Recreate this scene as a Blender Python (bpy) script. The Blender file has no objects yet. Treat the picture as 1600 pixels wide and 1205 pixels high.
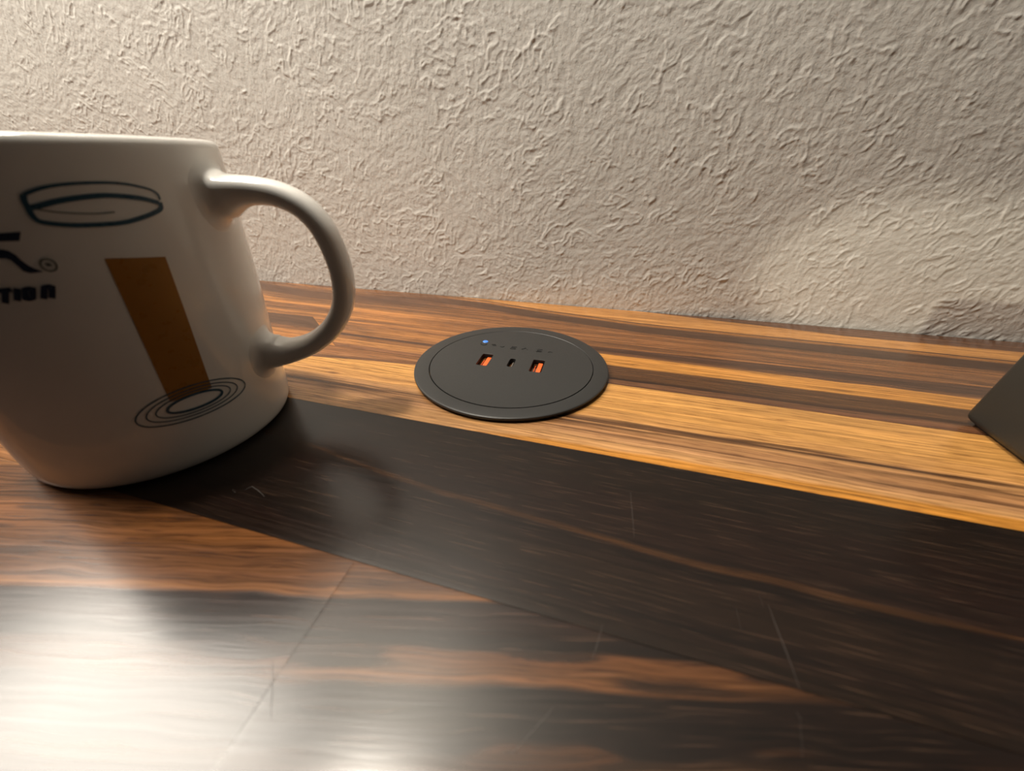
import bpy, bmesh, math, json
import numpy as np
from mathutils import Vector, Matrix

scene = bpy.context.scene
# ------------------------------------------------------------------ camera
CAM_H = 0.0952
cam_d = bpy.data.cameras.new('camera')
cam = bpy.data.objects.new('camera', cam_d)
scene.collection.objects.link(cam)
cam_d.sensor_fit = 'HORIZONTAL'
cam_d.sensor_width = 36.0
cam_d.lens = 600.0 / 1600.0 * 36.0
cam_d.clip_start = 0.004
cam_d.clip_end = 20
cam_d.shift_x = 0.0
cam_d.shift_y = 0.0
cam.matrix_world = Matrix(((0.969899, -0.125102, 0.208914, 0.0),
                           (0.243505, 0.495552, -0.833747, 0.0),
                           (0.000776, 0.859522, 0.511098, CAM_H),
                           (0, 0, 0, 1)))
cam_d.dof.use_dof = True
cam_d.dof.focus_distance = 0.215
cam_d.dof.aperture_fstop = 9.5
scene.camera = cam
# ------------------------------------------------------------------ world, lamps, exposure
world = bpy.data.worlds.new('room_ambience')
scene.world = world
world.use_nodes = True
bg = world.node_tree.nodes['Background']
bg.inputs['Color'].default_value = (1.0, 0.86, 0.70, 1)
bg.inputs['Strength'].default_value = 0.014


def lamp(name, kind, loc, power, color, **kw):
    d = bpy.data.lights.new(name, kind)
    d.energy = power
    d.color = color
    for k, v in kw.items():
        setattr(d, k, v)
    o = bpy.data.objects.new(name, d)
    scene.collection.objects.link(o)
    o.location = loc
    return o


def aim(o, target):
    d = Vector(target) - o.location
    o.rotation_euler = d.to_track_quat('-Z', 'Y').to_euler()


# pendant lamp high above the worktop, a little left of the mug
lamp('pendant_lamp', 'POINT', (-0.30, 0.085, 0.93), 30.0, (1.0, 0.915, 0.79), shadow_soft_size=0.04)
# large paper-shaded lamp standing by the wall on the left; its sheen lies in the lacquer
bar = lamp('shaded_lamp', 'AREA', (-0.66, 0.09, 0.72), 9.6, (1.0, 0.915, 0.80), shape='RECTANGLE', size=0.26, size_y=0.46)
aim(bar, (-0.02, 0.10, 0.02))

# room lamp behind the photographer; cone narrowed to imitate their shadow round the wall patch
sp = lamp('room_spot', 'SPOT', (-0.07, -0.55, 0.465), 9.0, (1.0, 0.90, 0.70), shadow_soft_size=0.012,
          spot_size=math.radians(7.0), spot_blend=0.35)
aim(sp, (0.222, 0.279, 0.014))
sp.scale = (2.4, 1.0, 1.0)

vs = scene.view_settings
vs.view_transform = 'Standard'
vs.look = 'None'
vs.gamma = 1.0
vs.use_curve_mapping = False
vs.exposure = 0.0

# ------------------------------------------------------------------ helpers
RNG = np.random.default_rng(7)


def link(o, parent=None):
    scene.collection.objects.link(o)
    if parent is not None:
        o.parent = parent
    return o


def tag(o, label=None, cat=None, group=None, kind=None):
    if label: o['label'] = label
    if cat: o['category'] = cat
    if group: o['group'] = group
    if kind: o['kind'] = kind
    return o


def empty(name, loc):
    o = bpy.data.objects.new(name, None)
    o.empty_display_size = 0.02
    o.location = loc
    return link(o)


def mesh_obj(name, verts, faces, mat=None, parent=None, smooth=True):
    me = bpy.data.meshes.new(name)
    me.from_pydata([tuple(v) for v in verts], [], [tuple(f) for f in faces])
    me.validate()
    if smooth:
        me.polygons.foreach_set('use_smooth', np.ones(len(me.polygons), dtype=bool))
    o = bpy.data.objects.new(name, me)
    if mat: me.materials.append(mat)
    return link(o, parent)


def grid_mesh(name, V, mat=None, parent=None, smooth=True):
    """V: (n, m, 3) array -> quad grid, fast."""
    n, m, _ = V.shape
    me = bpy.data.meshes.new(name)
    me.vertices.add(n * m)
    me.vertices.foreach_set('co', V.reshape(-1).astype(np.float32))
    i, j = np.meshgrid(np.arange(n - 1), np.arange(m - 1), indexing='ij')
    a = (i * m + j).ravel()
    q = np.stack([a, a + m, a + m + 1, a + 1], 1)
    nf = len(q)
    me.loops.add(nf * 4)
    me.loops.foreach_set('vertex_index', q.ravel().astype(np.int32))
    me.polygons.add(nf)
    me.polygons.foreach_set('loop_start', (np.arange(nf) * 4).astype(np.int32))
    me.polygons.foreach_set('use_smooth', np.full(nf, smooth, dtype=bool))
    me.update(calc_edges=True)
    if mat: me.materials.append(mat)
    o = bpy.data.objects.new(name, me)
    return link(o, parent)


def vnoise(x, y, seed):
    """smooth value noise, about -1..1"""
    r = np.random.default_rng(seed).uniform(-1, 1, (256, 256))
    xi = np.floor(x).astype(int); yi = np.floor(y).astype(int)
    fx = x - xi; fy = y - yi
    fx = fx * fx * (3 - 2 * fx); fy = fy * fy * (3 - 2 * fy)
    a = r[xi % 256, yi % 256]; b = r[(xi + 1) % 256, yi % 256]
    c = r[xi % 256, (yi + 1) % 256]; d = r[(xi + 1) % 256, (yi + 1) % 256]
    return (a * (1 - fx) + b * fx) * (1 - fy) + (c * (1 - fx) + d * fx) * fy


def sstep(a, b, x):
    t = np.clip((x - a) / (b - a), 0, 1)
    return t * t * (3 - 2 * t)


class NT:
    def __init__(self, name):
        self.m = bpy.data.materials.new(name)
        self.m.use_nodes = True
        self.t = self.m.node_tree
        self.b = self.t.nodes['Principled BSDF']

    def n(self, kind, **kw):
        nd = self.t.nodes.new(kind)
        for k, v in kw.items():
            if k.startswith('i_'):
                nd.inputs[k[2:].replace('_', ' ')].default_value = v
            else:
                setattr(nd, k, v)
        return nd

    def l(self, a, b):
        self.t.links.new(a, b)

    def noise(self, vec, scale, detail=3, rough=0.55):
        nd = self.n('ShaderNodeTexNoise')
        nd.inputs['Scale'].default_value = scale
        nd.inputs['Detail'].default_value = detail
        nd.inputs['Roughness'].default_value = rough
        if vec is not None: self.l(vec, nd.inputs['Vector'])
        return nd.outputs['Fac']

    def vmul(self, vec, s):
        nd = self.n('ShaderNodeVectorMath', operation='MULTIPLY')
        self.l(vec, nd.inputs[0]); nd.inputs[1].default_value = s
        return nd.outputs[0]

    def rng(self, v, a, b, c, d):
        nd = self.n('ShaderNodeMapRange')
        self.l(v, nd.inputs[0])
        for i, x in enumerate((a, b, c, d)): nd.inputs[i + 1].default_value = x
        return nd.outputs[0]

    def math(self, op, a, b=None):
        nd = self.n('ShaderNodeMath', operation=op)
        for i, x in enumerate((a, b)):
            if x is None: continue
            if isinstance(x, (int, float)): nd.inputs[i].default_value = x
            else: self.l(x, nd.inputs[i])
        return nd.outputs[0]

    def mix(self, fac, a, b, blend='MIX'):
        nd = self.n('ShaderNodeMix', data_type='RGBA', blend_type=blend)
        for sock, x in ((nd.inputs[0], fac), (nd.inputs[6], a), (nd.inputs[7], b)):
            if isinstance(x, (int, float)): sock.default_value = x
            elif isinstance(x, tuple): sock.default_value = (*x, 1) if len(x) == 3 else x
            else: self.l(x, sock)
        return nd.outputs[2]

    def bump(self, hgt, dist, strength=1.0):
        nd = self.n('ShaderNodeBump')
        nd.inputs['Strength'].default_value = strength
        nd.inputs['Distance'].default_value = dist
        self.l(hgt, nd.inputs['Height'])
        self.l(nd.outputs[0], self.b.inputs['Normal'])

    def set(self, **kw):
        for k, v in kw.items():
            s = self.b.inputs[k.replace('_', ' ')]
            if isinstance(v, (int, float, tuple)):
                s.default_value = (*v, 1) if isinstance(v, tuple) and len(v) == 3 else v
            else:
                self.l(v, s)
        return self


def objco(m):
    return m.n('ShaderNodeTexCoord').outputs['Object']


# ------------------------------------------------------------------ materials
def mat_plaster():
    m = NT('painted_plaster')
    co = objco(m)
    big = m.noise(co, 9, 2)
    fine = m.noise(co, 900, 4, 0.65)
    mid = m.noise(co, 330, 2, 0.5)
    col = m.mix(m.rng(big, .3, .7, 0, 1), (.69, .668, .62), (.75, .728, .68))
    hsum = m.math('ADD', m.math('MULTIPLY', fine, 0.45), mid)
    m.bump(hsum, 0.0006, 0.4)
    m.set(Base_Color=col, Roughness=m.rng(fine, .3, .7, .42, .62))
    return m.m


def mat_wood():
    m = NT('oiled_walnut')
    ca = m.n('ShaderNodeAttribute', attribute_name='grain_col')
    sa = m.n('ShaderNodeAttribute', attribute_name='grain_st')
    st = sa.outputs['Vector']
    f1 = m.noise(m.vmul(st, (16, 1150, 1)), 1.0, 5, .65)
    f2 = m.noise(m.vmul(st, (5, 210, 1)), 1.0, 3, .55)
    dash = m.noise(m.vmul(st, (85, 2300, 1)), 1.0, 2, .5)
    fleck = m.noise(m.vmul(st, (55, 1900, 3)), 1.0, 2, .5)
    k = m.math('MULTIPLY', m.rng(f1, .28, .72, .45, 1.55), m.rng(f2, .28, .72, .72, 1.28))
    comb = m.n('ShaderNodeCombineColor')
    for i in range(3): m.l(k, comb.inputs[i])
    col = m.mix(1.0, ca.outputs['Color'], comb.outputs[0], 'MULTIPLY')
    pores = m.rng(dash, .55, .66, 0, .75)
    col = m.mix(pores, col, m.mix(1.0, col, (.36, .30, .27), 'MULTIPLY'))
    streak = m.noise(m.vmul(st, (7, 1350, 5)), 1.0, 3, .6)
    col = m.mix(m.rng(streak, .53, .66, 0, .7), col, m.mix(1.0, col, (.34, .28, .25), 'MULTIPLY'))
    lt = m.rng(fleck, .58, .72, 0, .8)
    col = m.mix(lt, col, m.mix(1.0, col, (.040, .022, .013), 'ADD'))
    m.bump(m.math('ADD', f1, m.math('MULTIPLY', dash, -.7)), 0.00003, .4)
    m.set(Base_Color=col, Roughness=m.rng(f1, .3, .7, .20, .27))
    m.b.inputs['IOR'].default_value = 1.52
    return m.m


def mat_simple(name, col, rough=.5, var=.08, scale=400, bump=0.0, **kw):
    m = NT(name)
    nz = m.noise(objco(m), scale, 3)
    lo = tuple(max(0, c * (1 - var)) for c in col); hi = tuple(min(1, c * (1 + var)) for c in col)
    m.set(Base_Color=m.mix(nz, lo, hi), Roughness=m.rng(nz, .3, .7, max(.02, rough - .05), rough + .05), **kw)
    if bump: m.bump(nz, bump, .6)
    return m.m


M_WALL = mat_plaster()
M_WOOD = mat_wood()
M_CORE = mat_simple('worktop_core', (.05, .03, .02), .6)
M_MUG = mat_simple('glazed_ceramic', (.78, .765, .73), .13, .02, 60)
M_NAVY = mat_simple('navy_print', (.012, .022, .055), .3, .1, 300)
M_BLUE = mat_simple('teal_blue_print', (.025, .075, .12), .3, .15, 500)
M_AMBER = mat_simple('amber_print', (.34, .145, .02), .3, .06, 300)
M_GREYPR = mat_simple('grey_print', (.14, .15, .13), .3, .1, 300)
M_BLACK = mat_simple('matte_black_plastic', (.020, .0205, .0205), .45, .06, 2500, 0.00002)
M_BLACKG = mat_simple('black_socket_plastic', (.006, .006, .006), .5, .1)
M_ORANGE = mat_simple('orange_tongue_plastic', (.80, .12, .022), .35, .06)
M_STEEL = mat_simple('bright_socket_metal', (.62, .60, .56), .25, .05, Metallic=1.0)
M_LED = mat_simple('blue_status_light', (.02, .10, .40), .4, .05)
_b = M_LED.node_tree.nodes['Principled BSDF']
_b.inputs['Emission Color'].default_value = (.10, .32, .95, 1)
_b.inputs['Emission Strength'].default_value = 0.65
M_BOX = mat_simple('dark_olive_grey_plastic', (.020, .019, .0155), .48, .05, 1800, 0.00002)
M_RUBBER = mat_simple('black_rubber', (.012, .011, .010), .7)
M_SCR = mat_simple('pale_scratch', (.038, .03, .026), .5)

# ------------------------------------------------------------------ back wall (troweled plaster relief)
WALL_Y = 0.2796
WALL_AMP = .00030


def wall():
    st = 0.0005
    x0, x1, z1 = -0.54, 0.34, 0.225
    nx = int((x1 - x0) / st); nz = int((z1 + 0.012) / st)
    rng = np.random.default_rng(11)

    def blur(a, s):
        fy = np.fft.fftfreq(a.shape[0])[:, None]; fx = np.fft.fftfreq(a.shape[1])[None]
        return np.real(np.fft.ifft2(np.fft.fft2(a) * np.exp(-2 * (math.pi * s) ** 2 * (fx * fx + fy * fy))))

    def unit(a):
        return (a - a.mean()) / a.std()

    X = x0 + np.arange(nx)[:, None] * st + np.zeros((1, nz))
    Z = -0.012 + np.arange(nz)[None] * st + np.zeros((nx, 1))
    shape = (nx, nz)
    # stroke directions: swirling on the left, slanted strokes on the right
    th = np.radians(58) + 1.0 * unit(blur(rng.standard_normal(shape), 38)) * (1 - .62 * sstep(-.10, .12, X))
    th = th + np.radians(38) * sstep(.02, .16, X) * sstep(.07, .13, Z)
    th = th - np.radians(14) * sstep(.05, .2, X) * (1 - sstep(.05, .11, Z))

    def lic(noise, ang, half):
        I, J = np.meshgrid(np.arange(nx, dtype=float), np.arange(nz, dtype=float), indexing='ij')
        acc = noise.copy(); n = 1
        for sgn in (1, -1):
            pi, pj = I.copy(), J.copy()
            for k in range(half):
                ii = np.clip(pi.round().astype(int), 0, nx - 1); jj = np.clip(pj.round().astype(int), 0, nz - 1)
                a = ang[ii, jj]
                pi += sgn * np.cos(a); pj += sgn * np.sin(a)
                ii = np.clip(pi.round().astype(int), 0, nx - 1); jj = np.clip(pj.round().astype(int), 0, nz - 1)
                acc += noise[ii, jj] * (1 - k / half); n += 1
        return acc / n

    wob = 0.7 * unit(blur(rng.standard_normal(shape), 5))
    n1 = unit(lic(blur(rng.standard_normal(shape), 2.6), th + wob, 9))
    n1b = unit(lic(blur(rng.standard_normal(shape), 1.7), th + .6 * wob + .35, 7))
    n2 = unit(lic(blur(rng.standard_normal(shape), .9), th + .4 * wob + .2, 9))
    n3 = unit(blur(rng.standard_normal(shape), 1.0))
    n4 = unit(blur(rng.standard_normal(shape), 45))
    m1 = sstep(-.7, .8, unit(blur(rng.standard_normal(shape), 9)))
    m2 = sstep(-.9, .6, unit(blur(rng.standard_normal(shape), 14)))
    r1 = np.clip(1 - np.abs(n1 - .25) / .42, 0, 1) ** 1.1 * m1       # broken, branching crests
    r2 = np.clip(1 - np.abs(n1b + .1) / .5, 0, 1) ** 1.2 * m2
    hgt = (WALL_AMP * (r1 + .55 * r2) + .00005 * np.clip(n1, -1, 1.5) + .000030 * n2 + .00002 * n3 + .00010 * n4
           + .00022 * np.clip((n3 - 2.3), 0, 1.0))
    hgt = blur(hgt, .7)
    # coarse margin around the detailed part
    ax = np.concatenate([[-3.0, -2.0, -1.2, -.8], x0 + np.arange(nx) * st, [.6, 1.0, 1.8, 2.6]])
    az = np.concatenate([[-0.745], -0.012 + np.arange(nz) * st, [.35, .6, 1.0, 1.6, 2.4]])
    H = np.zeros((len(ax), len(az)))
    edge = np.minimum(1, np.minimum(np.minimum(np.arange(nx), np.arange(nx)[::-1])[:, None],
                                    np.arange(nz)[::-1][None]) / 12.0)
    H[4:-4, 1:-5] = hgt * edge
    V = np.zeros((len(ax), len(az), 3))
    V[..., 0] = ax[:, None]; V[..., 2] = az[None]; V[..., 1] = WALL_Y - H
    o = grid_mesh('wall_back', V[:, ::1], M_WALL)
    o.data.flip_normals() if o.data.polygons[0].normal.y > 0 else None
    return tag(o, 'warm off-white troweled plaster wall behind the worktop', kind='structure')


wall()
fl = grid_mesh('floor', np.array([[[x, y, -.745] for y in (-2.6, .2796)] for x in (-3.0, 2.6)], dtype=float), mat_simple('floor_boards', (.12, .085, .06), .5, .3, 6))
tag(fl, 'dim floor below the worktop', kind='structure')

# ------------------------------------------------------------------ worktop of walnut staves
DK = (.028, .013, .010); DB = (.060, .026, .019); MB = (.125, .062, .031); RB = (.235, .112, .048)
OR = (.40, .185, .062); GD = (.56, .285, .075); AM = (.60, .29, .055); LT = (.66, .38, .165); PK = (.46, .27, .14)
WOOD_K = .78
YB = 0.2789                                       # back edge, against the wall


def vof(x, y): return y + .0355 * x


def seam_S(u): return .2105 + .03 * u


def bands(t, edges, cols, soft):
    """piecewise colours across t with soft edges"""
    c = np.zeros(t.shape + (3,)) + np.array(cols[0])
    for e, k in zip(edges, cols[1:]):
        w = sstep(e - soft, e + soft, t)[..., None]
        c = c * (1 - w) + np.array(k) * w
    return c


def over(c, w, col):
    return c * (1 - w[..., None]) + np.array(col) * w[..., None]


def lerp_edges(u, pts):
    p = np.array(pts); return np.interp(u, p[:, 0], p[:, 1])


def paint_row1(u, v):
    t = v - .25 * u
    t = t + .0009 * vnoise(u * 25, t * 120, 1) + .0006 * vnoise(u * 90, t * 500, 2)
    c = bands(t, [.0235, .0265, .0285, .0375, .0405, .0442, .0475, .0558, .0580, .070, .085, .1],
              [DB, MB, DK, DK, (.50, .22, .08), (.42, .18, .07), DK, DB, (.72, .32, .105), (.46, .20, .075), (.66, .28, .09), (.50, .22, .085), (.85, .40, .13)], .0009)
    fl = sstep(.1, .5, vnoise(u * 42, t * 620, 4)) * sstep(.0365, .0385, t) * (1 - sstep(.0435, .0455, t))
    c = over(c, .85 * fl, DK)
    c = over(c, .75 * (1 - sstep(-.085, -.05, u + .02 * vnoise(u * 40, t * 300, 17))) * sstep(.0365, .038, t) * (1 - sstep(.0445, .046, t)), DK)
    fl2 = sstep(.15, .4, vnoise(u * 48, t * 520, 9)) * sstep(.022, .0245, t) * (1 - sstep(.0275, .0295, t))
    c = over(c, .8 * fl2, (.24, .10, .035))
    sp = sstep(.35, .7, vnoise(u * 60, t * 420, 14)) * sstep(.060, .066, t)
    c = over(c, .5 * sp, DB)
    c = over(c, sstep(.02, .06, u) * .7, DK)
    return c, t


def paint_row2(u, v):
    n = .0011 * vnoise(u * 16, v * 60, 21) + .0005 * vnoise(u * 60, v * 300, 22)
    c = bands(v + n, [.056, .060, .072, .098, .108], [(.060, .030, .018), DB, (.066, .034, .022), DB, (.058, .030, .020), (.042, .023, .016)], .003)
    ce = lerp_edges(u, [(-.17, .0945), (-.13, .0915), (-.0952, .0883), (-.068, .084), (-.0425, .0815), (-.0203, .0804), (0, .0792), (.0182, .0775), (.0349, .0768), (.05, .0772), (.069, .0762), (.103, .0769), (.2, .077)])
    w = lerp_edges(u, [(-.17, .0004), (-.1, .0005), (-.075, .001), (-.03, .0013), (.02, .0012), (.06, .0018), (.08, .0012), (.1, .0007), (.2, .0005)])
    d = np.abs(v + .6 * n - ce) / w
    k = (1 - sstep(.55, 1.1, d)) * (.75 + .25 * vnoise(u * 70, v * 900, 23))
    c = over(c, np.clip(k, 0, 1), (.30, .135, .05))
    c = over(c, .55 * (1 - sstep(.4, 1.0, np.abs(v + n - (ce - .0032)) / .0022)), DK)
    c = over(c, .5 * (1 - sstep(.3, 1.0, np.abs(v + n - .0578) / .0012)) * sstep(-.02, .02, u), DK)
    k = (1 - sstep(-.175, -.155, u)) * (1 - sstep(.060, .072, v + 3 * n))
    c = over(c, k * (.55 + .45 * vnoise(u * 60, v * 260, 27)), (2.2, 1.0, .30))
    return c, v + .4 * n


def paint_row3(u, v):
    n = .0009 * vnoise(u * 18, v * 70, 31) + .0004 * vnoise(u * 70, v * 500, 32)
    vv = v + n
    c = bands(vv, [.1235, .127, .133, .139, .146], [(.62, .37, .17), PK, (.40, .225, .11), (.50, .29, .135), (.60, .34, .125), (.66, .375, .125)], .002)
    top = lerp_edges(u, [(-.06, .1155), (-.02, .1188), (.02, .1196), (.15, .1208)])
    amb = (1 - sstep(top - .0012, top + .0008, vv)) * sstep(-.06, -.02, u)
    c = over(c, amb, AM)
    # dark streak bundle
    sc = lerp_edges(u, [(-.25, .128), (-.13, .1305), (-.06, .1312), (0, .1350), (.068, .138), (.108, .1365), (.2, .133)])
    k = (1 - sstep(.3, 1.0, np.abs(vv - sc) / .0052)) * sstep(-.35, .25, vnoise(u * 26, v * 900, 33))
    c = over(c, .9 * k, (.085, .042, .022))
    k2 = (1 - sstep(.4, 1.0, np.abs(vv - (sc - .009)) / .004)) * sstep(.1, .6, vnoise(u * 16, v * 1100, 34))
    c = over(c, .75 * k2, (.12, .058, .03))
    c = over(c, .35 * sstep(.3, .7, vnoise(u * 22, v * 800, 35)) * sstep(.141, .146, vv) * (1 - sstep(-.12, -.04, u)), RB)
    kn = np.exp(-((u + .131) / .0035) ** 2 - ((v - .1407) / .0012) ** 2)
    c = over(c, .8 * kn, (.12, .05, .03))
    # brown flank of the neighbouring figure, left of the disc
    ae = lerp_edges(u, [(-.3, .139), (-.2, .1475), (-.1559, .1529), (-.125, .1570), (-.095, .1597), (-.03, .1665), (0, .172), (.4, .18)])
    k = sstep(ae - .0004, ae + .0006, v + .3 * n)
    st = bands(vv - ae, [.0025, .0055], [(.155, .075, .038), (.27, .135, .06), RB], .0012)
    c = c * (1 - k[..., None]) + st * k[..., None]
    return c, vv


def paint_row4(u, v):
    n = .0010 * vnoise(u * 14, v * 60, 41) + .0004 * vnoise(u * 60, v * 400, 42)
    vv = v + n
    R_ = bands(vv, [.1715, .1745, .1765, .1895, .2015, .2050], [(.145, .070, .04), (.19, .095, .05), DK, (.098, .048, .022), (.60, .30, .075), (.15, .072, .036), (.085, .043, .028)], .0010)
    L_ = bands(vv, [.173, .1795, .1845, .1875, .192, .199, .203], [(.20, .098, .05), (.46, .23, .085), (.26, .125, .05), (.090, .046, .03), (.34, .165, .065), (.44, .21, .075), (.26, .125, .055), (.40, .19, .07)], .0014)
    w = sstep(-.085, -.02, u + .02 * vnoise(v * 300, u * 4, 43))[..., None]
    c = L_ * (1 - w) + R_ * w
    g = np.exp(-((u + .155) / .018) ** 2 - ((v - .195) / .0035) ** 2)
    c = over(c, .7 * np.clip(g * 1.4, 0, 1), (.15, .085, .055))
    return c, vv


def paint_row4_left(u, v):
    n = .0012 * vnoise(u * 14, v * 60, 46)
    vv = v + n
    c = bands(vv, [.176, .182, .187], [OR, (.40, .19, .07), (.22, .105, .05), (.105, .058, .037)], .0018)
    return c, vv


def paint_row5(u, v):
    n = .0011 * vnoise(u * 11, v * 50, 51) + .0004 * vnoise(u * 60, v * 400, 52)
    le = lerp_edges(u, [(-.35, .290), (-.18, .284), (-.1219, .2726), (-.0912, .2705), (-.0471, .2632), (-.0101, .2594), (.0241, .2555), (.0858, .255), (.2164, .2545), (.4, .2545)])
    vv = v + .5 * n
    d = vv - le                                      # distance above the thin dark line
    R_ = bands(d, [-.0195, -.0165, -.0075, -.0045, -.0008, .0008, .0135, .0150], [(.27, .128, .055), (.20, .095, .043), (.080, .043, .028), (.092, .05, .032), (.36, .172, .06), (.060, .03, .018), (.58, .305, .105), (.56, .29, .10), (.56, .29, .10)], .0009)
    # reddish streaks low in the row
    k = sstep(.1, .5, vnoise(u * 9, v * 420, 53)) * (1 - sstep(-.021, -.018, d))
    R_ = over(R_, .55 * k, (.12, .058, .03))
    br = lerp_edges(u, [(-.2, .35), (.0, .30), (.0249, .2800), (.0668, .2765), (.1054, .2740), (.1462, .2695), (.2286, .2705), (.5, .27)])
    R_ = over(R_, sstep(br - .0012, br + .0008, vv), (.14, .072, .043))
    L_ = bands(vv + .010 * vnoise(u * 9, v * 18, 54), [.2155, .222, .230, .238, .248, .262, .270], [(.30, .145, .06), (.48, .23, .08), (.40, .19, .07), (.50, .24, .085), (.22, .11, .052), (.12, .063, .04), (.22, .11, .055), (.42, .2, .08)], .002)
    L_ = over(L_, .7 * sstep(.25, .6, vnoise(u * 14, v * 140, 56)), (.15, .075, .042))
    tri = sstep(-.004, .004, (v - .262) - .35 * np.abs(u + .235) + .004 * vnoise(u * 30, v * 80, 55)) * (1 - sstep(-.17, -.14, u)) * sstep(-.29, -.27, u)
    L_ = over(L_, .75 * tri, (.13, .065, .042))
    w = sstep(-.16, -.06, u)[..., None]
    return L_ * (1 - w) + R_ * w, vv


def paint_row0(u, v):
    n = .002 * vnoise(u * 9, v * 50, 61)
    return bands(v + n, [-.05, -.04, -.03], [DB, MB, DB, (.10, .05, .03)], .003), v + n


worktop = tag(empty('worktop', (0.0, 0.1, 0.0)), 'dark walnut worktop of glued staves with honey-coloured stripes, against the plaster wall', 'worktop')
W0 = Vector(worktop.location)
GAP = .00007
DISC_C = (-0.0439, 0.1736)


def stave(name, u0, u1, flo, fhi, paint, slant0=None, slant1=None, kk=WOOD_K):
    """one stave: painted top surface with eased edges and a skirt down to the underside"""
    us = np.unique(np.concatenate([[u0 + .0003, u1 - .0003], np.arange(u0, u1, .012), np.arange(max(u0, -.42), min(u1, .32), .0016), [u0, u1]]))
    us = us[np.concatenate([[True], np.diff(us) > 1e-5])]
    us[-1] = u1
    wmax = float(np.max(fhi(us) - flo(us)))
    nv = max(12, int(wmax / .0005))
    k = np.linspace(0, 1, nv)
    u = us[:, None] + np.zeros((1, nv))
    lo = flo(us)[:, None] + GAP; hi = fhi(us)[:, None] - GAP
    v = lo + (hi - lo) * k[None]
    for sl, at in ((slant0, 0), (slant1, -1)):       # slanted end cut
        if sl is None: continue
        w = np.clip(1 - np.abs(us - us[at]) / .06, 0, 1)[:, None]
        u = u + w * (k[None] - .5) * sl
    col, tt = paint(u, v)
    z = np.zeros_like(u)
    ease = .000015
    z[:, 0] = z[:, -1] = -ease; z[0, :] = z[-1, :] = -ease
    x = u; y = v - .0355 * u
    n, m = u.shape
    V = np.zeros((n + 2, m + 2, 3))
    V[1:-1, 1:-1] = np.stack([x, y, z], -1)
    V[0, 1:-1] = V[1, 1:-1]; V[-1, 1:-1] = V[-2, 1:-1]
    V[:, 0] = V[:, 1]; V[:, -1] = V[:, -2]
    V[0, :, 2] = V[-1, :, 2] = V[:, 0, 2] = V[:, -1, 2] = -.032
    o = grid_mesh(name, V - np.array(W0), M_WOOD, worktop)
    if o.data.polygons[len(o.data.polygons) // 2].normal.z < 0: o.data.flip_normals()
    o.data.set_sharp_from_angle(angle=math.radians(30))
    C = np.pad(col, ((1, 1), (1, 1), (0, 0)), mode='edge')
    C = np.concatenate([np.clip(C * kk * np.array([1.0, .88, .74]), .0015, 1), np.ones(C.shape[:2] + (1,))], -1)
    a = o.data.attributes.new('grain_col', 'FLOAT_COLOR', 'POINT')
    a.data.foreach_set('color', C.reshape(-1).astype(np.float32))
    S = np.stack([np.pad(u, 1, mode='edge'), np.pad(tt, 1, mode='edge'), np.full((n + 2, m + 2), RNG.uniform(0, 50))], -1)
    a = o.data.attributes.new('grain_st', 'FLOAT_VECTOR', 'POINT')
    a.data.foreach_set('vector', S.reshape(-1).astype(np.float32))
    return o


def const(c): return lambda u: np.full_like(u, c)


def back(u): return YB + .0355 * u


stave('stave', -.85, .62, const(-.140), const(-.075), paint_row0, kk=.25)
stave('stave', -.85, .62, const(-.075), const(-.0125), paint_row0, kk=.25)
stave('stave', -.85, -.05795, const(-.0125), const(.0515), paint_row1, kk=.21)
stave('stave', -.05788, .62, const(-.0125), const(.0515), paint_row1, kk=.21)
stave('stave', -.85, .38, const(.0515), const(.1149), paint_row2, kk=.145)
stave('stave', .3802, .62, const(.0515), const(.1149), paint_row2, kk=.145)
stave('stave', -.85, -.37, const(.1149), const(.1690), paint_row3)
stave('stave', -.3698, .62, const(.1149), const(.1690), paint_row3)
stave('stave', -.85, -.1735, const(.1690), seam_S, paint_row4_left, slant1=-.045)
stave('stave', -.1733, .62, const(.1690), seam_S, paint_row4, slant0=-.045)
stave('stave', -.85, .62, seam_S, back, paint_row5)

SCRATCHES = [
    ([(0.01586, 0.0977), (0.01631, 0.08829), (0.01671, 0.07999)], 0.00016),
    ([(0.04053, 0.06502), (0.04043, 0.05964)], 0.00014),
    ([(0.04697, 0.06995), (0.04709, 0.06668)], 0.00014),
    ([(0.04841, 0.06782), (0.04866, 0.06244), (0.04914, 0.0559), (0.04934, 0.04982)], 0.0002),
    ([(0.04721, 0.04552), (0.04765, 0.04417)], 0.00025),
    ([(0.04733, 0.04389), (0.04576, 0.038)], 0.00016),
    ([(0.00896, 0.0532), (0.00778, 0.0479), (0.00697, 0.04504)], 0.00012),
    ([(7e-05, 0.03443), (-0.0035, 0.0294), (-0.00634, 0.02555)], 0.00016),
    ([(-0.10836, 0.06758), (-0.10806, 0.06885), (-0.10737, 0.06947), (-0.1038, 0.06844), (-0.09998, 0.0668)], 0.0003),
    ([(-0.11272, 0.06678), (-0.11049, 0.06588)], 0.0005),
    ([(-0.06149, 0.02782), (-0.05801, 0.02436), (-0.05544, 0.02102), (-0.05347, 0.01886)], 0.00014),
]


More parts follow.
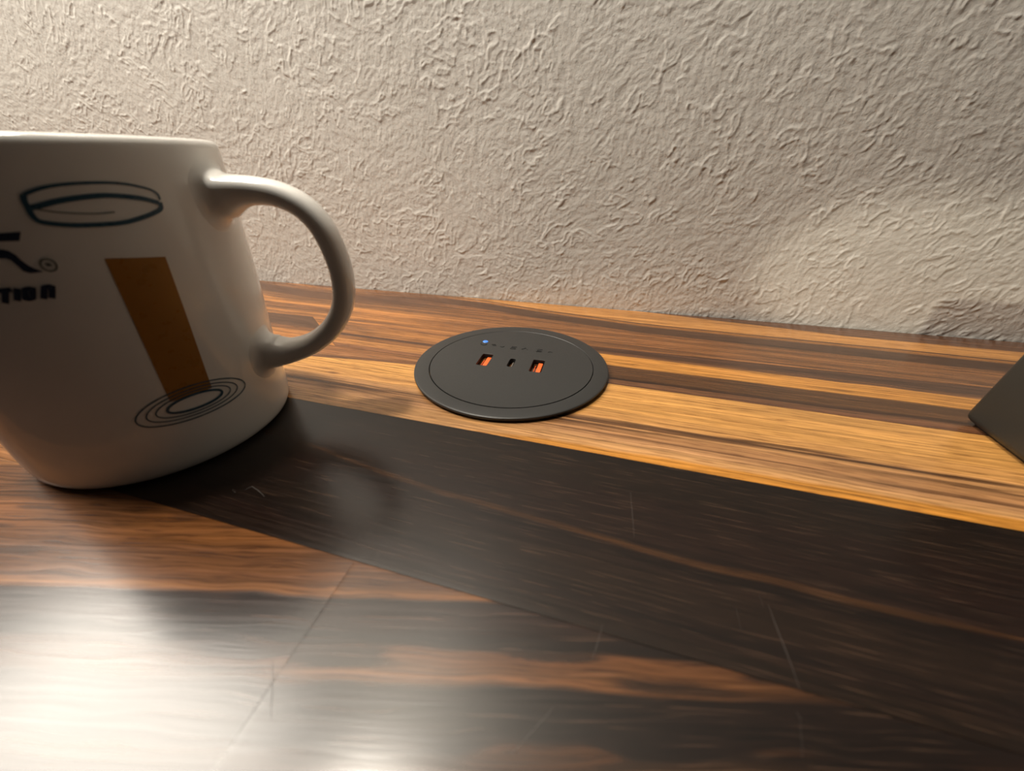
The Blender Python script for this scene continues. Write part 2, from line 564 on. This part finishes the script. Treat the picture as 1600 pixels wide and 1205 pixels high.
def scratch(pts, w):
    pts = [Vector((p[0], p[1], 0)) for p in pts]
    vs, fs = [], []
    for i, p in enumerate(pts):
        a = pts[max(0, i - 1)]; b = pts[min(len(pts) - 1, i + 1)]
        d = (b - a).normalized(); nrm = Vector((-d.y, d.x, 0))
        ww = w * (.35 if i in (0, len(pts) - 1) else 1)
        for s in (-1, 1):
            vs.append((p + nrm * ww * s * .5 + Vector((0, 0, .00004))) - W0)
    for i in range(len(pts) - 1):
        fs.append((2 * i, 2 * i + 1, 2 * i + 3, 2 * i + 2))
    o = mesh_obj('scratch', vs, fs, M_SCR, worktop)
    return o


for pts, w in SCRATCHES: scratch(pts, w)

# ------------------------------------------------------------------ round flush-mounted charging outlet
def lathe(name, prof, mat, parent, seg=96, loc=(0, 0, 0), closed=False):
    vs, fs = [], []
    n = len(prof)
    for k in range(seg):
        a = 2 * math.pi * k / seg
        for r, z in prof: vs.append((loc[0] + r * math.cos(a), loc[1] + r * math.sin(a), loc[2] + z))
    for k in range(seg):
        k2 = (k + 1) % seg
        for i in range(n - 1 if not closed else n):
            j = (i + 1) % n
            fs.append((k * n + i, k2 * n + i, k2 * n + j, k * n + j))
    o = mesh_obj(name, vs, fs, mat, parent)
    bm = bmesh.new(); bm.from_mesh(o.data)
    bmesh.ops.remove_doubles(bm, verts=bm.verts, dist=1e-7)
    bmesh.ops.recalc_face_normals(bm, faces=bm.faces)
    bm.to_mesh(o.data); bm.free()
    return o


def sharp(o, deg=35):
    o.data.set_sharp_from_angle(angle=math.radians(deg))
    return o


outlet = tag(empty('charging_outlet', (DISC_C[0], DISC_C[1], 0)),
             'round matte black charging outlet set flush into the worktop, two orange-tongued sockets', 'outlet')
ZT = .0026
sharp(lathe('flange', [(.0424, -.001), (.0424, ZT - .0002), (.0426, ZT), (.0491, ZT), (.0495, ZT - .0001), (.0498, ZT - .0003), (.0499, ZT - .0007),
                 (.0497, ZT - .0014), (.0488, .0004), (.0478, .00006), (.0450, .00006)], M_BLACK, outlet, 144), 28)


def rrect(w, l, r, n=5):
    P = []
    for cx, cy, a0 in ((w / 2 - r, l / 2 - r, 0), (-w / 2 + r, l / 2 - r, 90), (-w / 2 + r, -l / 2 + r, 180), (w / 2 - r, -l / 2 + r, 270)):
        for k in range(n + 1):
            a = math.radians(a0 + 90 * k / n)
            P.append((cx + r * math.cos(a), cy + r * math.sin(a)))
    return P


PORTS = [(-.0146, .0002, .0060, .0132, .0009, 'a'), (0.0, .0002, .0033, .0094, .00155, 'c'), (.0138, -.0001, .0063, .0134, .0009, 'a')]


def cap():
    """top plate with the socket openings cut right through it"""
    bm = bmesh.new()
    loops = [[bm.verts.new((.0420 * math.cos(2 * math.pi * k / 128), .0420 * math.sin(2 * math.pi * k / 128), ZT)) for k in range(128)]]
    for x, y, w, l, r, t in PORTS:
        loops.append([bm.verts.new((x + a, y + b, ZT)) for a, b in rrect(w, l, r)])
    edges = []
    for lp in loops:
        for i in range(len(lp)): edges.append(bm.edges.new((lp[i], lp[(i + 1) % len(lp)])))
    bmesh.ops.triangle_fill(bm, use_beauty=True, use_dissolve=False, edges=edges)
    for f in bm.faces:
        if f.normal.z < 0: f.normal_flip()
    # walls of rim and openings
    for lp in loops:
        low = [bm.verts.new((v.co.x, v.co.y, ZT - .0016)) for v in lp]
        for i in range(len(lp)):
            j = (i + 1) % len(lp)
            bm.faces.new((lp[i], lp[j], low[j], low[i]))
    bmesh.ops.recalc_face_normals(bm, faces=bm.faces)
    me = bpy.data.meshes.new('cap'); bm.to_mesh(me); bm.free()
    me.materials.append(M_BLACK)
    o = link(bpy.data.objects.new('cap', me), outlet)
    return o


cap()
lathe('groove_floor', [(.0395, -.0004), (.0432, -.0004), (.0432, -.0009), (.0395, -.0009)], M_BLACKG, outlet, 96, closed=True)


def box_bm(bm, x0, x1, y0, y1, z0, z1):
    v = [bm.verts.new(p) for p in ((x0, y0, z0), (x1, y0, z0), (x1, y1, z0), (x0, y1, z0), (x0, y0, z1), (x1, y0, z1), (x1, y1, z1), (x0, y1, z1))]
    for q in ((3, 2, 1, 0), (4, 5, 6, 7), (0, 1, 5, 4), (1, 2, 6, 5), (2, 3, 7, 6), (3, 0, 4, 7)):
        bm.faces.new([v[i] for i in q])
    return v


def bm_obj(name, bm, mat, parent=None, bevel=0, smooth=False, seg=2):
    if bevel:
        bmesh.ops.bevel(bm, geom=bm.edges[:], offset=bevel, segments=seg, affect='EDGES', profile=.5)
    bmesh.ops.recalc_face_normals(bm, faces=bm.faces)
    me = bpy.data.meshes.new(name); bm.to_mesh(me); bm.free()
    if smooth: me.polygons.foreach_set('use_smooth', np.ones(len(me.polygons), dtype=bool))
    me.materials.append(mat)
    return link(bpy.data.objects.new(name, me), parent)


for x, y, w, l, r, t in PORTS:
    # open-topped shell below the opening
    vs, fs = [], []
    P = rrect(w + .0004, l + .0004, r)
    n = len(P)
    for z in (ZT - .0015, ZT - .0075):
        vs += [(x + a, y + b, z) for a, b in P]
    fs = [(i, (i + 1) % n, n + (i + 1) % n, n + i) for i in range(n)] + [tuple(range(n, 2 * n))]
    sock = mesh_obj('socket', vs, fs, M_BLACKG, outlet, smooth=False)
    bm = bmesh.new()
    if t == 'a':
        box_bm(bm, x + .0000, x + .0023, y - l / 2 + .0012, y + l / 2 - .0014, ZT - .0072, ZT - .0011)
        bm_obj('tongue', bm, M_ORANGE, sock, .0002)['label'] = 'orange plastic contact tongue'
        bm = bmesh.new()
        box_bm(bm, x - .0016, x - .0013, y - l / 2 + .001, y + l / 2 - .003, ZT - .0073, ZT - .0022)
        bm_obj('spring_contact', bm, M_ORANGE, sock)
    else:
        box_bm(bm, x + .0001, x + .0007, y - l / 2 + .0012, y + l / 2 - .0012, ZT - .0072, ZT - .0014)
        bm_obj('tongue', bm, M_STEEL, sock, .0001)
    # thin chamfered lip at the far right corner that catches light
    bm = bmesh.new()
    rim = [(x + a, y + b) for a, b in rrect(w, l, r)]
    rim2 = [(x + a, y + b) for a, b in rrect(w + .0005, l + .0005, r + .00025)]
    va = [bm.verts.new((a, b, ZT - .00015)) for a, b in rim]; vb = [bm.verts.new((a, b, ZT + .00003)) for a, b in rim2]
    for i in range(len(va)):
        j = (i + 1) % len(va); bm.faces.new((va[i], va[j], vb[j], vb[i]))
    bm_obj('socket_lip', bm, M_BLACK, sock, smooth=True)

# status light
vs = [(0, 0, ZT + .00035)]; fs = []
prof = [(.0009, .0003), (.0014, .0002), (.0016, 0)]
for r, z in prof:
    vs += [(r * math.cos(2 * math.pi * k / 20), r * math.sin(2 * math.pi * k / 20), ZT + z) for k in range(20)]
for k in range(20):
    fs.append((0, 1 + k, 1 + (k + 1) % 20))
    for q in range(2): fs.append((1 + q * 20 + k, 21 + q * 20 + k, 21 + q * 20 + (k + 1) % 20, 1 + q * 20 + (k + 1) % 20))
mesh_obj('status_light', [(v[0] - .0212, v[1] + .0224, v[2]) for v in vs], fs, M_LED, outlet)['label'] = 'small glowing blue dot'

# faint moulded marks in an arc behind the sockets
bm = bmesh.new()


def stroke_bm(bm, pts, w, z0, z1):
    for a, b in zip(pts[:-1], pts[1:]):
        a = Vector(a); b = Vector(b); d = (b - a).normalized(); nr = Vector((-d.y, d.x)) * w / 2
        lo = [bm.verts.new((p.x, p.y, z0)) for p in (a - nr, b - nr, b + nr, a + nr)]
        hi = [bm.verts.new((p.x, p.y, z1)) for p in (a - nr, b - nr, b + nr, a + nr)]
        bm.faces.new(hi); bm.faces.new(lo[::-1])
        for i in range(4):
            j = (i + 1) % 4; bm.faces.new((lo[i], lo[j], hi[j], hi[i]))


def mk(cx, cy, strokes, s=.001):
    for st in strokes: stroke_bm(bm, [(cx + a * s, cy + b * s) for a, b in st], .0003, ZT - .0001, ZT + .00022)


arc = [(1.9 * math.cos(math.radians(a)), 1.6 * math.sin(math.radians(a))) for a in range(150, 395, 25)]
mk(-.0212, .0192, [arc])
mk(-.0150, .0188, [[(-1.5, .6), (.8, 1.2)], [(-.6, -.6), (1.5, -.2)]])
mk(-.0098, .0183, [[(-1.2, -.4), (0, -1), (1, .3)]])
mk(-.0032, .0180, [[(1.6, 1.5), (-1.2, 1.3), (-1.5, -1.4), (1.4, -1.2), (1.3, 0), (-.8, 0)]])
mk(.0034, .0182, [[(-1.8, -.9), (.3, 1.2), (1.6, -1.0)]])
mk(.0115, .0180, [[(1.6, 1.6), (-1.4, 1.4), (-1.2, .3), (1.4, -.2), (1.3, -1.4), (-1.5, -1.6)], [(-1.2, -.5), (.6, -.3)]])
mk(.0178, .0172, [[(-1.2, 0), (0, .9), (1.3, 0)]])
bm_obj('moulded_marks', bm, M_BLACK, outlet)['label'] = 'faint moulded marks'

# ------------------------------------------------------------------ mug
MUG = (-0.1693, 0.0945)
mug = tag(empty('mug', (MUG[0], MUG[1], 0)), 'white ceramic mug with loop handle and blue and amber print at the left', 'mug')
PR = [(.0418, 0), (.0428, .003), (.0430, .0107), (.0432, .017), (.0436, .031), (.0443, .042), (.0450, .054), (.0455, .07), (.0460, .088), (.0461, .096), (.0460, .1)]
_pz = np.array([p[1] for p in PR]); _pr = np.array([p[0] for p in PR])


def mug_r(z):
    # smoothed profile, so the wall has no kinks
    zz = np.clip(z + np.linspace(-.004, .004, 9), 0, .1)
    return float(np.interp(zz, _pz, _pr).mean())


prof = [(.0, .0016), (.034, .0016), (.0352, .0003), (.0366, 0), (.0392, 0), (.0407, .0004), (.0417, .0012)]
prof += [(mug_r(z), z) for z in np.linspace(.003, .0972, 44)]
rt = mug_r(.0972)
prof += [(rt - .0001, .0983), (rt - .0005, .0992), (rt - .0012, .0998), (rt - .0020, .1), (rt - .0029, .0997), (rt - .0036, .0989), (rt - .0040, .0975)]
prof += [(mug_r(z) - .0041, z) for z in np.linspace(.094, .014, 20)]
prof += [(.036, .0095), (.033, .0068), (.028, .0058), (0, .0058)]
body = lathe('body', prof, M_MUG, mug, 144)

# handle: swept oval section with flared roots
HA = math.radians(22)
cl = [(.0400, .0862), (.0440, .0862), (.0490, .0864), (.0570, .0861), (.0645, .0846), (.0712, .0808), (.0757, .0745), (.0782, .0655), (.0788, .0560),
      (.0768, .0464), (.0712, .0378), (.0630, .0316), (.0545, .0285), (.0490, .0278), (.0440, .0276), (.0400, .0276)]


def catmull(P, n):
    P = [Vector(p) for p in P]; out = []
    for i in range(len(P) - 1):
        p0 = P[max(i - 1, 0)]; p1 = P[i]; p2 = P[i + 1]; p3 = P[min(i + 2, len(P) - 1)]
        for k in range(n):
            t = k / n
            out.append(.5 * ((2 * p1) + (p2 - p0) * t + (2 * p0 - 5 * p1 + 4 * p2 - p3) * t * t + (3 * p1 - p0 - 3 * p2 + p3) * t ** 3))
    out.append(P[-1]); return out


FIL = .0042                                     # fillet where the handle grows out of the wall
C = [c for c in catmull(cl, 6) if c.x - mug_r(c.y) >= FIL]
vs, fs = [], []
NS = 28
L = len(C)


def section(c, k):
    """offset of section point k: (in the handle plane: outwards of the loop, sideways)"""
    fl = math.exp(-max(c.x - mug_r(c.y) - FIL, 0) / .0045)
    top = c.y > .057
    hin = .0038 + (.0048 if top else .0030) * fl
    hout = .0038 + (.0004 if top else .0014) * fl
    wid = .0060 + .0012 * fl
    t = 2 * math.pi * k / NS
    cc, ss = math.cos(t), math.sin(t)
    px = math.copysign(abs(cc) ** .8, cc); py = math.copysign(abs(ss) ** .8, ss)
    return px * (hout if px > 0 else hin), py * wid


def fillet_ring(c, sgn, ang):
    grow = FIL * 1.15 * (1 - math.cos(ang)); depth = FIL * (1 - math.sin(ang)) - (.00008 if ang > 1.5 else 0)
    for k in range(NS):
        u, w = section(c, k)
        ln = math.hypot(u, w); u += grow * u / ln; w += grow * w / ln
        z = c.y + sgn * u
        th = HA + w / .0455
        r = mug_r(z) + depth + (c.x - mug_r(c.y) - FIL) * (1 - math.sin(ang))
        vs.append((r * math.cos(th), r * math.sin(th), z))


angs = [math.radians(x) for x in (90, 72, 54, 36, 18)]
for x in angs: fillet_ring(C[0], 1, x)
for i, c in enumerate(C):
    a = C[max(0, i - 1)]; b = C[min(L - 1, i + 1)]
    d = (b - a).normalized()
    if i == 0: d = Vector((1, 0))
    if i == L - 1: d = Vector((-1, 0))
    nr = Vector((-d.y, d.x))                     # out of the loop, in the handle plane
    bend = math.exp(-max(c.x - mug_r(c.y) - FIL, 0) / .004)
    for k in range(NS):
        u, w = section(c, k)
        p = c + nr * u
        # near the wall the section follows the curvature of the mug
        th = w / .0455
        rx = p.x if i not in (0, L - 1) else p.x - mug_r(c.y) + mug_r(p.y)
        flat = (rx * math.cos(HA) - w * math.sin(HA), rx * math.sin(HA) + w * math.cos(HA), p.y)
        curv = (rx * math.cos(HA + th), rx * math.sin(HA + th), p.y)
        vs.append(tuple(f_ * (1 - bend) + g_ * bend for f_, g_ in zip(flat, curv)))
for x in angs[::-1]: fillet_ring(C[-1], -1, x)
for i in range(len(vs) // NS - 1):
    for k in range(NS):
        k2 = (k + 1) % NS
        fs.append((i * NS + k, i * NS + k2, (i + 1) * NS + k2, (i + 1) * NS + k))
handle = mesh_obj('handle', vs, fs, M_MUG, mug)
bm = bmesh.new(); bm.from_mesh(handle.data); bmesh.ops.recalc_face_normals(bm, faces=bm.faces); bm.to_mesh(handle.data); bm.free()

# printed decoration, laid on the curved wall (degrees, millimetres)
DEC = json.loads('''{"hoop_top": [[-35.79, 87.79], [-32.25, 88.85], [-28.82, 89.4], [-24.3, 89.7], [-18.46, 89.68], [-13.52, 89.28], [-9.69, 88.53], [-6.3, 87.46], [-4.91, 86.29], [-4.96, 85.02]], "hoop_low": [[-35.79, 87.79], [-36.31, 86.62], [-36.45, 85.02], [-36.46, 83.38], [-35.75, 82.08], [-33.11, 81.32], [-28.96, 80.7], [-23.19, 80.35], [-17.8, 80.33], [-13.59, 80.84], [-8.61, 81.84], [-5.76, 82.81], [-5.29, 84.39]], "hoop_mid": [[-36.32, 85.01], [-34.17, 85.31], [-30.61, 86.01], [-25.92, 86.57], [-19.91, 86.84], [-14.96, 86.45], [-9.76, 85.54], [-5.57, 84.25]], "hoop_in": [[-35.47, 84.83], [-31.72, 83.92], [-27.6, 83.31], [-23.1, 82.92], [-18.6, 82.96]], "amberL": [[-26.45, 72.36], [-29.1, 27.73]], "amberR": [[-10.49, 70.54], [-13.69, 27.27]], "karm_t": [[-48.42, 79.44], [-44.83, 80.11], [-40.58, 80.16]], "karm_b": [[-49.69, 77.42], [-45.88, 78.36], [-41.96, 78.21]], "ksw_t": [[-49.83, 76.58], [-46.5, 76.69], [-45.34, 76.24], [-44.57, 75.3], [-44.0, 73.76], [-43.3, 72.63], [-42.42, 71.77], [-41.28, 71.1]], "ksw_b": [[-51.24, 74.38], [-48.1, 74.72], [-46.97, 74.62], [-46.17, 74.18], [-45.66, 73.01], [-45.09, 71.44], [-43.92, 70.85], [-41.4, 70.88]], "kstem": [[-48.66, 82.04], [-56.61, 71.23]], "N": [[-44.59, 64.5], [-42.92, 67.32], [-41.16, 67.26], [-42.75, 64.41]], "O": [[-47.14, 67.27], [-45.41, 67.3], [-46.79, 64.95], [-48.48, 64.91], [-47.14, 67.27]], "I": [[-48.65, 67.67], [-50.39, 64.72]], "Tb": [[-53.26, 67.43], [-49.96, 67.5]], "Ts": [[-51.43, 67.41], [-53.29, 64.38]], "Tick": [[-37.72, 71.71], [-38.11, 71.25], [-38.67, 70.96], [-39.31, 70.88], [-39.93, 71.02], [-40.43, 71.37], [-40.74, 71.86], [-40.82, 72.42], [-40.65, 72.97], [-40.26, 73.42], [-39.72, 73.71], [-39.09, 73.79], [-38.48, 73.65], [-37.97, 73.32], [-37.65, 72.83], [-37.56, 72.26], [-37.72, 71.71]], "Tick2": [[-39.72, 72.4], [-39.12, 72.49], [-39.1, 72.02]], "ring0": [[0.44, 23.13], [0.03, 22.19], [-1.09, 21.38], [-2.85, 20.72], [-5.15, 20.2], [-7.87, 19.81], [-10.89, 19.53], [-14.1, 19.36], [-17.41, 19.27], [-20.72, 19.27], [-23.98, 19.35], [-27.11, 19.5], [-30.07, 19.73], [-32.79, 20.03], [-35.23, 20.42], [-37.35, 20.89], [-39.1, 21.45], [-40.46, 22.09], [-41.39, 22.81], [-41.88, 23.6], [-41.92, 24.45], [-41.52, 25.33], [-40.69, 26.23], [-39.46, 27.12], [-37.86, 27.97], [-35.92, 28.76], [-33.68, 29.46], [-31.18, 30.04], [-28.46, 30.48], [-25.57, 30.77], [-22.54, 30.87], [-19.43, 30.78], [-16.28, 30.5], [-13.16, 30.01], [-10.13, 29.34], [-7.29, 28.5], [-4.73, 27.52], [-2.56, 26.43], [-0.91, 25.31], [0.11, 24.19], [0.44, 23.13]], "ring1": [[-3.63, 23.69], [-3.95, 22.95], [-4.82, 22.29], [-6.18, 21.74], [-7.98, 21.29], [-10.13, 20.94], [-12.55, 20.69], [-15.14, 20.53], [-17.84, 20.44], [-20.58, 20.43], [-23.28, 20.49], [-25.89, 20.62], [-28.36, 20.82], [-30.64, 21.08], [-32.68, 21.41], [-34.46, 21.81], [-35.94, 22.28], [-37.09, 22.81], [-37.88, 23.4], [-38.3, 24.05], [-38.36, 24.73], [-38.04, 25.44], [-37.37, 26.15], [-36.35, 26.85], [-35.02, 27.52], [-33.39, 28.14], [-31.51, 28.68], [-29.41, 29.12], [-27.12, 29.46], [-24.69, 29.66], [-22.14, 29.72], [-19.54, 29.64], [-16.92, 29.4], [-14.35, 29.01], [-11.89, 28.48], [-9.61, 27.82], [-7.59, 27.06], [-5.91, 26.23], [-4.64, 25.37], [-3.87, 24.51], [-3.63, 23.69]], "ring2": [[-6.96, 24.08], [-7.21, 23.5], [-7.88, 22.97], [-8.94, 22.53], [-10.35, 22.16], [-12.04, 21.86], [-13.96, 21.64], [-16.04, 21.5], [-18.22, 21.42], [-20.45, 21.41], [-22.66, 21.45], [-24.81, 21.56], [-26.85, 21.73], [-28.73, 21.95], [-30.43, 22.23], [-31.91, 22.56], [-33.14, 22.94], [-34.1, 23.38], [-34.77, 23.86], [-35.13, 24.37], [-35.19, 24.91], [-34.94, 25.47], [-34.39, 26.03], [-33.56, 26.58], [-32.46, 27.09], [-31.12, 27.57], [-29.56, 27.98], [-27.81, 28.31], [-25.91, 28.56], [-23.89, 28.7], [-21.78, 28.74], [-19.63, 28.66], [-17.49, 28.46], [-15.4, 28.15], [-13.42, 27.74], [-11.6, 27.23], [-10.0, 26.65], [-8.69, 26.02], [-7.72, 25.36], [-7.13, 24.71], [-6.96, 24.08]], "ring3": [[-10.68, 24.43], [-10.86, 24.03], [-11.33, 23.67], [-12.06, 23.35], [-13.05, 23.08], [-14.24, 22.86], [-15.61, 22.7], [-17.1, 22.59], [-18.68, 22.53], [-20.31, 22.51], [-21.93, 22.55], [-23.52, 22.63], [-25.03, 22.75], [-26.44, 22.92], [-27.72, 23.12], [-28.83, 23.37], [-29.76, 23.65], [-30.48, 23.97], [-30.99, 24.31], [-31.28, 24.68], [-31.33, 25.06], [-31.16, 25.44], [-30.76, 25.83], [-30.14, 26.2], [-29.32, 26.55], [-28.32, 26.86], [-27.15, 27.13], [-25.84, 27.35], [-24.41, 27.5], [-22.9, 27.58], [-21.33, 27.59], [-19.74, 27.53], [-18.17, 27.38], [-16.64, 27.17], [-15.21, 26.88], [-13.91, 26.54], [-12.78, 26.15], [-11.87, 25.73], [-11.2, 25.3], [-10.79, 24.86], [-10.68, 24.43]]}''')
LIFT = .00012


def on_mug(th, z, lift=LIFT):
    r = mug_r(z / 1000) + lift; a = math.radians(th)
    return (r * math.cos(a), r * math.sin(a), z / 1000)


def dense(P, n=5):
    out = []
    for a, b in zip(P[:-1], P[1:]):
        for k in range(n): out.append((a[0] + (b[0] - a[0]) * k / n, a[1] + (b[1] - a[1]) * k / n))
    out.append(tuple(P[-1])); return out


MMDEG = 1.28                                     # degrees per millimetre around the wall


def strip(name, P, w, mat, parent, n=5, closed=False, smoothp=True, w_end=None, lift=LIFT * 2):
    if smoothp and len(P) > 3:
        P = [tuple(p) for p in catmull(P, n)]
    else:
        P = dense(P, n)
    vs, fs = [], []
    for i, p in enumerate(P):
        if closed and i in (0, len(P) - 1):
            a = P[-2]; b = P[1]
        else:
            a = P[max(0, i - 1)]; b = P[min(len(P) - 1, i + 1)]
        d = Vector(((b[0] - a[0]) / MMDEG, b[1] - a[1])).normalized()
        ww = w if w_end is None else w + (w_end - w) * i / (len(P) - 1)
        nr = Vector((-d.y, d.x)) * ww / 2
        for s in (-1, 0, 1): vs.append(on_mug(p[0] + s * nr.x * MMDEG, p[1] + s * nr.y, lift))
    for i in range(len(P) - 1):
        for s in (0, 1): fs.append((3 * i + s, 3 * i + s + 1, 3 * i + s + 4, 3 * i + s + 3))
    return mesh_obj(name, vs, fs, mat, parent)


def ribbon(name, A, B, mat, parent, n=5, m=6):
    A = dense(A, n); B = dense(B, n); k = min(len(A), len(B)); vs, fs = [], []
    for i in range(k):
        for j in range(m + 1):
            t = j / m; vs.append(on_mug(A[i][0] * (1 - t) + B[i][0] * t, A[i][1] * (1 - t) + B[i][1] * t))
    for i in range(k - 1):
        for j in range(m): fs.append((i * (m + 1) + j, i * (m + 1) + j + 1, (i + 1) * (m + 1) + j + 1, (i + 1) * (m + 1) + j))
    return mesh_obj(name, vs, fs, mat, parent)


strip('printed_hoop_line', DEC['hoop_top'], .75, M_BLUE, body, w_end=.45)
strip('printed_hoop_line', DEC['hoop_low'], 1.05, M_BLUE, body)
strip('printed_hoop_line', DEC['hoop_mid'], 1.15, M_BLUE, body)
strip('printed_hoop_line', DEC['hoop_in'], .32, M_GREYPR, body)
ribbon('printed_band', DEC['amberL'], DEC['amberR'], M_AMBER, body, 24, 8)['label'] = 'plain amber printed band'
for i, w in enumerate((.42, .38, .38, .8)):
    strip('printed_ring', DEC['ring%d' % i], w, M_BLUE, body, 2, closed=True)
ribbon('printed_letter', DEC['karm_t'], DEC['karm_b'], M_NAVY, body)['label'] = 'navy letter K, upper arm'
ribbon('printed_letter', DEC['ksw_t'], DEC['ksw_b'], M_NAVY, body)['label'] = 'navy letter K, sweeping leg'
strip('printed_letter', DEC['kstem'], 3.0, M_NAVY, body, smoothp=False)
for key, w, cl_ in (('N', 1.15, False), ('O', 1.1, True), ('I', 1.2, False), ('Tb', 1.15, False), ('Ts', 1.2, False)):
    strip('printed_letter', DEC[key], w, M_NAVY, body, 4, smoothp=False, closed=cl_)
strip('printed_mark', DEC['Tick'], .4, M_GREYPR, body, 2, closed=True)
strip('printed_mark', DEC['Tick2'], .9, M_GREYPR, body, 3, smoothp=False)

# ------------------------------------------------------------------ dark box-shaped device at the right
dev = tag(empty('boxy_device', (.225, .10, 0)), 'dark grey box-shaped device with rounded edges at the right edge', 'device')
bm = bmesh.new()
X0, X1, Y0, Y1, Z0, Z1 = .1508, .300, .010, .1748, .0012, .080
v = box_bm(bm, X0 - .225, X1 - .225, Y0 - .10, Y1 - .10, Z0, Z1)
for i in (4, 7): v[i].co.x += .010                 # the side leans inwards
for i in (5, 6): v[i].co.x -= .010
bm_obj('casing', bm, M_BOX, dev, .0035, smooth=True, seg=5)
bm = bmesh.new()
box_bm(bm, X0 + .0035 - .225, X1 - .0035 - .225, Y0 + .0035 - .10, Y1 - .0035 - .10, .0, .0016)
bm_obj('rubber_foot', bm, M_RUBBER, dev, .0004)
bm = bmesh.new()
box_bm(bm, X0 + .03 - .225, X1 - .03 - .225, Y0 + .02 - .10, Y0 + .10 - .10, Z1 - .0004, Z1 + .0006)
bm_obj('top_panel', bm, M_BLACK, dev, .0003)
